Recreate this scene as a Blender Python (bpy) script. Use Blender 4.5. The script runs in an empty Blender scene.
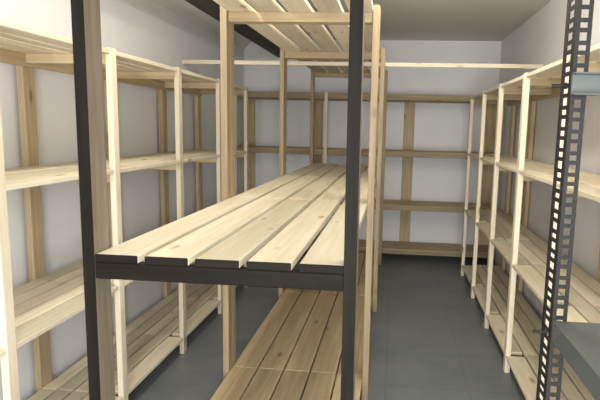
import bpy, bmesh, math, random
from mathutils import Matrix, Vector
random.seed(7)
sc = bpy.context.scene
COL = sc.collection

# ------------------------------------------------------------------ materials
def newmat(name):
    m = bpy.data.materials.new(name); m.use_nodes = True
    nt = m.node_tree
    return m, nt, nt.nodes['Principled BSDF']

def wood(name, axis, light, dark, rough=0.6, tint=0.22, spec=0.4):
    """planed pine: grain stretched along one object axis, a few knots, a tint of its own for each board"""
    m, nt, b = newmat(name)
    N, L = nt.nodes.new, nt.links.new
    tc = N('ShaderNodeTexCoord'); oi = N('ShaderNodeObjectInfo')
    off = N('ShaderNodeVectorMath'); off.operation = 'SCALE'
    cmb = N('ShaderNodeCombineXYZ')
    for s in 'XYZ': L(oi.outputs['Random'], cmb.inputs[s])
    L(cmb.outputs[0], off.inputs[0]); off.inputs['Scale'].default_value = 37.0
    add = N('ShaderNodeVectorMath'); add.operation = 'ADD'
    L(tc.outputs['Object'], add.inputs[0]); L(off.outputs[0], add.inputs[1])
    mp = N('ShaderNodeMapping')
    sc3 = [26.0, 26.0, 26.0]; sc3['xyz'.index(axis)] = 1.3
    mp.inputs['Scale'].default_value = sc3
    L(add.outputs[0], mp.inputs['Vector'])
    n1 = N('ShaderNodeTexNoise'); n1.inputs['Scale'].default_value = 1.6; n1.inputs['Detail'].default_value = 4
    L(mp.outputs[0], n1.inputs['Vector'])
    r1 = N('ShaderNodeValToRGB')
    r1.color_ramp.elements[0].position = 0.32; r1.color_ramp.elements[0].color = (*dark, 1)
    r1.color_ramp.elements[1].position = 0.62; r1.color_ramp.elements[1].color = (*light, 1)
    L(n1.outputs['Fac'], r1.inputs['Fac'])
    # knots
    mk = N('ShaderNodeMapping'); s2 = [9.0, 9.0, 9.0]; s2['xyz'.index(axis)] = 3.2
    mk.inputs['Scale'].default_value = s2
    L(add.outputs[0], mk.inputs['Vector'])
    vo = N('ShaderNodeTexVoronoi'); vo.inputs['Scale'].default_value = 0.8
    L(mk.outputs[0], vo.inputs['Vector'])
    rk = N('ShaderNodeValToRGB')
    rk.color_ramp.elements[0].position = 0.05; rk.color_ramp.elements[0].color = (0.45, 0.33, 0.22, 1)
    rk.color_ramp.elements[1].position = 0.13; rk.color_ramp.elements[1].color = (1, 1, 1, 1)
    L(vo.outputs['Distance'], rk.inputs['Fac'])
    mx = N('ShaderNodeMix'); mx.data_type = 'RGBA'; mx.blend_type = 'MULTIPLY'; mx.inputs[0].default_value = 0.8
    L(r1.outputs[0], mx.inputs[6]); L(rk.outputs[0], mx.inputs[7])
    mr = N('ShaderNodeMapRange'); mr.inputs['To Min'].default_value = 1 - tint; mr.inputs['To Max'].default_value = 1.08
    L(oi.outputs['Random'], mr.inputs['Value'])
    hs = N('ShaderNodeHueSaturation'); L(mr.outputs[0], hs.inputs['Value']); L(mx.outputs[2], hs.inputs['Color'])
    L(hs.outputs[0], b.inputs['Base Color'])
    b.inputs['Roughness'].default_value = rough; b.inputs['Specular IOR Level'].default_value = spec
    bp = N('ShaderNodeBump'); bp.inputs['Strength'].default_value = 0.15; bp.inputs['Distance'].default_value = 0.004
    L(n1.outputs['Fac'], bp.inputs['Height']); L(bp.outputs[0], b.inputs['Normal'])
    return m

PALE, PALE_D = (0.80, 0.72, 0.56), (0.71, 0.61, 0.43)
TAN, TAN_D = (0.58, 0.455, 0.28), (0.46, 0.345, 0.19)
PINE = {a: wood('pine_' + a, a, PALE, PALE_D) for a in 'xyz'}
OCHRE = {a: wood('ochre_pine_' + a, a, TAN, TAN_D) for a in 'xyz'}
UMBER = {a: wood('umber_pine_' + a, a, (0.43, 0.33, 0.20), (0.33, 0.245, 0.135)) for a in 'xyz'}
BROWN = {a: wood('brown_wood_' + a, a, (0.23, 0.185, 0.13), (0.16, 0.125, 0.085), tint=0.1) for a in 'xyz'}
SHADED = {a: wood('shaded_wood_' + a, a, (0.013, 0.0105, 0.0075), (0.008, 0.006, 0.004), tint=0.1, spec=0.1) for a in 'xyz'}  # near-black wood colour carrying the shade of the camera-facing fronts

def plain(name, col, rough, metal=0.0, mottle=0.12, scale=3.0, bump=0.0):
    m, nt, b = newmat(name)
    N, L = nt.nodes.new, nt.links.new
    tc = N('ShaderNodeTexCoord'); n = N('ShaderNodeTexNoise')
    n.inputs['Scale'].default_value = scale; n.inputs['Detail'].default_value = 5
    L(tc.outputs['Object'], n.inputs['Vector'])
    r = N('ShaderNodeValToRGB')
    r.color_ramp.elements[0].position = 0.3; r.color_ramp.elements[1].position = 0.7
    r.color_ramp.elements[0].color = (*[c * (1 - mottle) for c in col], 1)
    r.color_ramp.elements[1].color = (*[min(1, c * (1 + mottle)) for c in col], 1)
    L(n.outputs['Fac'], r.inputs['Fac']); L(r.outputs[0], b.inputs['Base Color'])
    b.inputs['Specular IOR Level'].default_value = 0.3
    b.inputs['Roughness'].default_value = rough; b.inputs['Metallic'].default_value = metal
    if bump:
        bp = N('ShaderNodeBump'); bp.inputs['Strength'].default_value = bump; bp.inputs['Distance'].default_value = 0.003
        L(n.outputs['Fac'], bp.inputs['Height']); L(bp.outputs[0], b.inputs['Normal'])
    return m

WALL = plain('white_painted_wall', (0.78, 0.775, 0.78), 0.55, mottle=0.03, scale=2)
CEIL = plain('white_ceiling', (0.68, 0.665, 0.59), 0.7, mottle=0.03, scale=2)
DARK_METAL = plain('dark_slotted_steel', (0.016, 0.015, 0.013), 0.6, 0.1, scale=40)
GREY_METAL = plain('grey_sheet_steel', (0.10, 0.107, 0.102), 0.5, 0.2, scale=8)
DUCT = plain('dark_duct', (0.035, 0.032, 0.028), 0.6, scale=10)

def floor_mat():
    m, nt, b = newmat('grey_floor')
    N, L = nt.nodes.new, nt.links.new
    tc = N('ShaderNodeTexCoord')
    n = N('ShaderNodeTexNoise'); n.inputs['Scale'].default_value = 2.4; n.inputs['Detail'].default_value = 8; n.inputs['Roughness'].default_value = 0.7
    L(tc.outputs['Object'], n.inputs['Vector'])
    r = N('ShaderNodeValToRGB'); r.color_ramp.elements[0].position = 0.3; r.color_ramp.elements[1].position = 0.72
    r.color_ramp.elements[0].color = (0.14, 0.152, 0.162, 1); r.color_ramp.elements[1].color = (0.225, 0.24, 0.255, 1)
    L(n.outputs['Fac'], r.inputs['Fac'])
    br = N('ShaderNodeTexBrick'); br.offset = 0.0
    br.inputs['Scale'].default_value = 1.0; br.inputs['Brick Width'].default_value = 0.5; br.inputs['Row Height'].default_value = 0.5
    br.inputs['Mortar Size'].default_value = 0.006; br.inputs['Mortar Smooth'].default_value = 0.4
    br.inputs['Color1'].default_value = (1, 1, 1, 1); br.inputs['Color2'].default_value = (0.93, 0.93, 0.93, 1); br.inputs['Mortar'].default_value = (0.8, 0.8, 0.8, 1)
    L(tc.outputs['Object'], br.inputs['Vector'])
    mx = N('ShaderNodeMix'); mx.data_type = 'RGBA'; mx.blend_type = 'MULTIPLY'; mx.inputs[0].default_value = 1
    L(r.outputs[0], mx.inputs[6]); L(br.outputs['Color'], mx.inputs[7]); L(mx.outputs[2], b.inputs['Base Color'])
    rr = N('ShaderNodeMapRange'); rr.inputs['To Min'].default_value = 0.3; rr.inputs['To Max'].default_value = 0.5
    L(n.outputs['Fac'], rr.inputs['Value']); L(rr.outputs[0], b.inputs['Roughness'])
    return m
FLOOR = floor_mat()

# ------------------------------------------------------------------ builders
def box(bm, x0, x1, y0, y1, z0, z1):
    v = [bm.verts.new((x, y, z)) for x in (x0, x1) for y in (y0, y1) for z in (z0, z1)]
    for f in ((0, 1, 3, 2), (4, 6, 7, 5), (0, 4, 5, 1), (2, 3, 7, 6), (0, 2, 6, 4), (1, 5, 7, 3)):
        bm.faces.new([v[i] for i in f])

def link(name, bm, mat, parent=None, bevel=0.0, origin=None):
    bmesh.ops.recalc_face_normals(bm, faces=bm.faces)
    if bevel:
        bmesh.ops.bevel(bm, geom=list(bm.edges), offset=bevel, segments=1, affect='EDGES')
    me = bpy.data.meshes.new(name)
    if origin is None and parent is not None: origin = (0, 0, 0)
    bm.to_mesh(me); bm.free()
    me.materials.append(mat)
    o = bpy.data.objects.new(name, me); COL.objects.link(o)
    if parent is not None:
        o.parent = parent
        o.matrix_parent_inverse = Matrix.Translation(parent.location).inverted()
    return o

def piece(name, mat, parent, x0, x1, y0, y1, z0, z1, bevel=0.0025):
    """one timber as its own mesh, origin at its centre"""
    c = Vector(((x0 + x1) / 2, (y0 + y1) / 2, (z0 + z1) / 2))
    bm = bmesh.new()
    box(bm, x0 - c.x, x1 - c.x, y0 - c.y, y1 - c.y, z0 - c.z, z1 - c.z)
    o = link(name, bm, mat, None, bevel)
    o.parent = parent
    o.location = c - parent.location
    return o

def thing(name, label, cat, loc, group=None):
    o = bpy.data.objects.new(name, None); COL.objects.link(o)
    o.location = loc; o.empty_display_size = 0.1
    o['label'] = label; o['category'] = cat
    if group: o['group'] = group
    return o

def struct(name, x0, x1, y0, y1, z0, z1, mat):
    bm = bmesh.new(); box(bm, x0, x1, y0, y1, z0, z1)
    o = link(name, bm, mat); o['kind'] = 'structure'
    return o

# ------------------------------------------------------------------ room
XL, XR, YB, YF, ZC = -1.90, 1.22, 6.5, -1.1, 2.61
struct('floor', XL - .1, XR + .1, YF - .1, YB + .1, -0.1, 0, FLOOR)
struct('ceiling', XL - .1, XR + .1, YF - .1, YB + .1, ZC, ZC + 0.1, CEIL)
struct('wall_left', XL - .1, XL, YF - .1, YB + .1, 0, ZC, WALL)
struct('wall_right', XR, XR + .1, YF - .1, YB + .1, 0, ZC, WALL)
struct('wall_back', XL, XR, YB, YB + .1, 0, ZC, WALL)
struct('wall_front', XL, XR, YF - .1, YF, 0, ZC, WALL)
# sloped cove where the left wall meets the ceiling
bm = bmesh.new()
pts = [(XL, 2.48), (XL, ZC), (XL + 0.13, ZC), (XL + 0.105, ZC - 0.035), (XL + 0.04, ZC - 0.085)]
a = [bm.verts.new((x, YF, z)) for x, z in pts]; b_ = [bm.verts.new((x, YB, z)) for x, z in pts]
bm.faces.new(a); bm.faces.new(b_)
for i in range(len(pts)):
    j = (i + 1) % len(pts); bm.faces.new([a[i], a[j], b_[j], b_[i]])
o = link('trim_1', bm, CEIL); o['kind'] = 'structure'

# ------------------------------------------------------------------ side racks
TB = 0.022                       # board thickness
def side_rack(label, side, xf, xb, post_y, rear_y, levels, nb, px, py, gap, rear_w, group):
    """side = -1 rack on the left wall, +1 rack on the right wall; xf aisle face of the posts, xb front face of the rear posts"""
    t = thing('wooden_rack', label, 'storage rack', ((xf + xb) / 2, (post_y[0] + post_y[-1]) / 2, 0), group)
    def span(a, b): return (min(a, b), max(a, b))
    for y in post_y:
        piece('post', PINE['z'], t, *span(xf, xf + side * px), y - py / 2, y + py / 2, 0, levels[0] + 0.008)
    for y in rear_y:
        piece('rear_post', OCHRE['z'], t, *span(xb, xb + side * 0.035), y - rear_w / 2, y + rear_w / 2, 0, levels[0] - TB)
    xs = xf + side * px          # boards start behind the posts
    depth = abs(xb - xs)
    w = (depth - gap * (nb - 1)) / nb
    y0, y1 = post_y[0] - py / 2, post_y[-1] + py / 2
    for li, z in enumerate(levels):
        for k, y in enumerate(post_y):
            ym = min(max(y, y0 + .0175), y1 - .0175)
            piece('bearer', OCHRE['x'], t, *span(xs, xb - side * 0.03), ym - .0175, ym + .0175, z - TB - 0.045, z - TB)
        piece('rear_rail', OCHRE['y'], t, *span(xb, xb - side * 0.03), y0, y1, z - TB - 0.06, z - TB)
        for k in range(len(post_y) - 1):
            a = post_y[k] if k else y0
            b = post_y[k + 1] if k < len(post_y) - 2 else y1
            for n in range(nb):
                xa = xs + side * n * (w + gap)
                dz = random.uniform(-0.001, 0.001); dj = random.uniform(-0.004, 0.004) if n else 0
                xe = xa + side * w
                if n == 0:       # the front board reaches out between the posts, flush with their faces
                    xa -= side * (px - 0.003)
                    ya, yb = post_y[k] + py / 2 + 0.001, post_y[k + 1] - py / 2 - 0.001
                else:
                    ya, yb = a + 0.002 + dj * .3, b - 0.002 + dj * .3
                piece('shelf_board', PINE['y'], t, *span(xa, xe), ya, yb, z - TB, z + dz)
    return t

LV = [1.895, 1.318, 0.724, 0.12]
left = side_rack('long pale pine slatted rack standing along the left wall', -1, -1.372, -1.845,
                 [0.93, 1.70, 2.48, 3.27, 4.04, 4.80], [0.97, 1.74, 2.52, 3.31, 4.08, 4.84], LV, 5, 0.03, 0.05, 0.016, 0.085, None)
right = side_rack('long pale pine slatted rack standing along the right wall, behind the slotted steel post', 1, 0.765, 1.175,
                  [1.78, 2.54, 3.30, 4.06, 4.80, 5.56], [1.9, 2.95, 3.9, 4.75, 5.5], LV, 4, 0.033, 0.055, 0.012, 0.085, None)

# ------------------------------------------------------------------ back rack
bx0, bx1, byf, byb = -1.895, 1.215, 6.05, 6.46
t = thing('wooden_rack', 'tan four-shelf wooden rack standing across the back wall', 'storage rack', ((bx0 + bx1) / 2, 6.25, 0))
BL = [1.945, 1.30, 0.675, 0.15]
for z in BL:
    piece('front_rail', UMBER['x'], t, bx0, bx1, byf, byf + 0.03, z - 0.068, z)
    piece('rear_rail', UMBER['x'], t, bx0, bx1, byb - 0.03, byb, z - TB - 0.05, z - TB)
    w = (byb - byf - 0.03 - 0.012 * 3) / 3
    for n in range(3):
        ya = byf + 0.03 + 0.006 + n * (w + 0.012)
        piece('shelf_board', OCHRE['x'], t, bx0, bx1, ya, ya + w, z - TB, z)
    for x in (-1.85, -0.80, 0.17, 1.15):
        piece('bearer', OCHRE['y'], t, x - .018, x + .018, byf + 0.03, byb - 0.03, z - TB - 0.045, z - TB)
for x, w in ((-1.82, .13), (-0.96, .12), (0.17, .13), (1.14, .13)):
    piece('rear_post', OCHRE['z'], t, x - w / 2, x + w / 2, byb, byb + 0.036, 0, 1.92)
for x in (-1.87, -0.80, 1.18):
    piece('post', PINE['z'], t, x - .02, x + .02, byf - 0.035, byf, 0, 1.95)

# ------------------------------------------------------------------ centre rack: three units butted end to end
CXL, CXR = -0.952, -0.100
def centre_unit(label, y0, y1, pf, pr, shade_front):
    t = thing('wooden_rack', label, 'storage rack', ((CXL + CXR) / 2, (y0 + y1) / 2, 0), 'rack units of the middle row')
    pw = 0.036
    zt = 2.185
    for (ya, yb, dk) in ((y0, y0 + pf, shade_front), (y1 - pr, y1, False)):
        for xa in (CXL, CXR - pw):
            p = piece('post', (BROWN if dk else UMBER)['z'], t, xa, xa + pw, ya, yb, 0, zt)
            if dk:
                p['label'] = 'brown front post with shade painted on its front'
                f = piece('shade_strip', SHADED['z'], p, xa - 0.001, xa + pw + 0.001, ya - 0.004, ya, 0, zt, 0.001)  # thin dark strip paints the shade on the post's front face
                f.location = Vector((0, -0.002 - (yb - ya) / 2, 0)); f['label'] = 'dark strip painting the shade on the post front'
    xi0, xi1 = CXL + pw, CXR - pw
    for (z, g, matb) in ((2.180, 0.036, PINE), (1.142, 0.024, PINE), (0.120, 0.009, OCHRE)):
        tb = 0.026
        for (ya, yb, dk) in ((y0, y0 + 0.035, shade_front and z < 2), (y1 - 0.035, y1, False)):
            r = piece('rail', (SHADED if dk else UMBER)['x'], t, xi0, xi1, ya, yb, z - tb - 0.052, z - tb)  # near rails below the top have front shade in their colour
            if dk: r['label'] = 'front rail with shade put into its dark colour'
        if z < 2: bx = (xi0, xi1)
        else: bx = (xi0, xi1)
        n = 5
        w = (bx[1] - bx[0] - g * (n - 1)) / n
        for k in range(n):
            xa = bx[0] + k * (w + g)
            ye = y0 + 0.002
            if shade_front and z < 2:
                ye = y0 + 0.008
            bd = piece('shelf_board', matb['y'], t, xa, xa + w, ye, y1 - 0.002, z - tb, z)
            if shade_front and 1 < z < 2:
                c = piece('shade_cap', SHADED['x'], bd, xa, xa + w, y0, y0 + 0.008, z - tb, z)  # dark cap paints the shade on the board's front end
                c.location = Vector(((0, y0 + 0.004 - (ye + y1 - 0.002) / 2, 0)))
    return t
centre_unit('nearest unit of the middle rack row, with brown front posts and a front rail, their front shade painted dark', 1.50, 2.872, 0.09, 0.066, True)
centre_unit('second unit of the middle rack row, right behind the unit with shade painted on its front posts', 2.874, 4.33, 0.066, 0.06, False)
centre_unit('farthest unit of the middle rack row, its far end by the back wall', 4.332, 5.90, 0.06, 0.06, False)

# ------------------------------------------------------------------ batten across the room
bm = bmesh.new(); box(bm, XL, XR, -0.012, 0.012, -0.017, 0.017)
o = link('wooden_batten', bm, PINE['x'], None, 0.002)
o.location = (0, 4.60, 2.097)
o['label'] = 'thin pale batten spanning the room high up from wall to wall'; o['category'] = 'batten'

# ------------------------------------------------------------------ dark duct under the ceiling
t = thing('cable_duct', 'dark cable duct running under the ceiling above the left rack', 'cable duct', (-1.43, 3.6, 2.455))
bm = bmesh.new()
box(bm, -1.47, -1.395, 0.6, YB, 2.39, 2.525)
link('duct_body', bm, DUCT, t)
for y in (1.2, 2.6, 4.0, 5.4):
    piece('hanger', DUCT, t, -1.437, -1.423, y - .007, y + .007, 2.525, ZC, 0)

# ------------------------------------------------------------------ slotted steel shelf unit at the right
def slotted(bm, axis, a0, a1, fixed0, fixed1, z0, z1, pitch=0.0238, phase=0.0):
    """a flange with a column of real holes, alternately tall and short; axis = direction of its width"""
    wd = a1 - a0; h0, h1 = a0 + wd * 0.26, a0 + wd * 0.74
    def bb(u0, u1, za, zb):
        if axis == 'x': box(bm, u0, u1, fixed0, fixed1, za, zb)
        else: box(bm, fixed0, fixed1, u0, u1, za, zb)
    bb(a0, h0, z0, z1); bb(h1, a1, z0, z1)
    z = z0; k = 0
    edges = [z0]
    c = z0 + 0.02 + phase
    while c < z1 - 0.015:
        hh = 0.0088 if k % 2 else 0.0058
        edges += [c - hh, c + hh]; c += pitch; k += 1
    edges.append(z1)
    for i in range(0, len(edges), 2):
        bb(h0, h1, edges[i], edges[i + 1])
ux0, ux1, uy0, uy1 = 0.380, 1.16, 0.42, 1.20
t = thing('steel_shelf_unit', 'steel shelf unit with a slotted angle post at the right edge, nearest the camera', 'shelf unit', ((ux0 + ux1) / 2, 0.8, 0))
W1, W2, TH = 0.033, 0.075, 0.003
for sx, xc in ((1, ux0), (-1, ux1)):
    for sy, yc in ((1, uy1), (-1, uy0 - 0.02)):
        bm = bmesh.new()
        xa, xb = sorted((xc, xc + sx * W1))
        slotted(bm, 'x', xa, xb, yc - TH / 2, yc + TH / 2, 0.0, 2.3)
        fa, fb = sorted((xc, xc + sx * TH))
        ya, yb = sorted((yc + sy * TH / 2, yc + sy * W2))
        slotted(bm, 'y', ya, yb, fa, fb, 0.0, 2.3, phase=0.006)
        link('slotted_post', bm, DARK_METAL, t)
# grey rail bolted across the posts
bm = bmesh.new()
box(bm, ux0 - 0.002, ux1, uy1 - 0.010, uy1 - 0.002, 1.632, 1.680)
box(bm, ux0 - 0.002, ux1, uy1 - 0.030, uy1 - 0.010, 1.676, 1.680)
box(bm, ux0 - 0.002, ux1, uy1 - 0.030, uy1 - 0.010, 1.632, 1.636)
link('cross_rail', bm, GREY_METAL, t, 0.001)
# sheet steel shelf with turned-down lips
bm = bmesh.new()
box(bm, ux0 + 0.001, ux1 - 0.001, uy0, uy1 - 0.003, 1.115, 1.118)
box(bm, ux0 + 0.001, ux0 + 0.004, uy0, uy1 - 0.003, 1.070, 1.115)
box(bm, ux1 - 0.004, ux1 - 0.001, uy0, uy1 - 0.003, 1.070, 1.115)
box(bm, ux0 + 0.004, ux1 - 0.004, uy0, uy0 + 0.003, 1.070, 1.115)
box(bm, ux0 + 0.004, ux1 - 0.004, uy1 - 0.006, uy1 - 0.003, 1.070, 1.115)
link('shelf_panel', bm, GREY_METAL, t)
def bolt(x, y, z, length):
    bm = bmesh.new()
    m = Matrix.Translation((x - length / 2, y, z)) @ Matrix.Rotation(math.pi / 2, 4, 'Y')
    bmesh.ops.create_cone(bm, cap_ends=True, segments=12, radius1=0.004, radius2=0.004, depth=length, matrix=m)
    m = Matrix.Translation((x - 0.003, y, z)) @ Matrix.Rotation(math.pi / 2, 4, 'Y')
    bmesh.ops.create_cone(bm, cap_ends=True, segments=6, radius1=0.008, radius2=0.008, depth=0.006, matrix=m)
    link('bolt', bm, DARK_METAL, t)
bolt(ux0, uy1 + 0.03, 1.655, 0.032)
bolt(ux0, uy1 + 0.03, 1.077, 0.032)

# ------------------------------------------------------------------ light
def lamp(loc, power, size, col):
    l = bpy.data.lights.new('ceiling_lamp', 'POINT'); l.energy = power; l.shadow_soft_size = size; l.color = col
    o = bpy.data.objects.new('ceiling_lamp', l); o.location = loc; COL.objects.link(o)
def area(name, loc, rot, sx, sy, power, col):
    l = bpy.data.lights.new(name, 'AREA'); l.shape = 'RECTANGLE'; l.size = sx; l.size_y = sy; l.energy = power; l.color = col
    o = bpy.data.objects.new(name, l); o.location = loc; o.rotation_euler = rot; COL.objects.link(o)
# cool fill light added behind the camera; the wall there has no opening
area('added_front_fill', (0.05, -1.05, 1.12), (math.radians(90), 0, 0), 1.0, 1.9, 74, (0.95, 0.97, 1.0))
# lamps on the ceiling over the two aisles
area('ceiling_tube', (-1.00, 2.3, 2.50), (0, 0, 0), 0.10, 2.2, 9, (1.0, 0.95, 0.86))
for y, p in ((1.9, 8), (2.7, 9), (3.4, 4)):
    lamp((0.18, y, 2.46), p, 0.05, (1.0, 0.95, 0.86))
w = bpy.data.worlds.new('world'); sc.world = w; w.use_nodes = True
w.node_tree.nodes['Background'].inputs[0].default_value = (0.02, 0.02, 0.02, 1)

# ------------------------------------------------------------------ camera, fitted to the photograph's vanishing points
F, PX, PY, HC = 520.0, 347.0, 200.0, 1.55
dy = Vector((395 - PX, -(129 - PY), -F)).normalized()
up = -Vector((248 - PX, -(4150 - PY), -F)).normalized()
up = (up - dy * up.dot(dy)).normalized()
xx = dy.cross(up)
M = Matrix((xx, dy, up))
cam = bpy.data.cameras.new('camera'); co = bpy.data.objects.new('camera', cam); COL.objects.link(co)
cam.sensor_fit = 'HORIZONTAL'; cam.sensor_width = 36; cam.lens = F * 36 / 600
cam.shift_x = -(PX - 300) / 600; cam.shift_y = 0
cam.clip_start = 0.02
co.matrix_world = Matrix.Translation((0, 0, HC)) @ M.to_4x4()
sc.camera = co

vs = sc.view_settings
vs.view_transform = 'Standard'; vs.look = 'None'; vs.exposure = 1.0; vs.gamma = 1; vs.use_curve_mapping = False
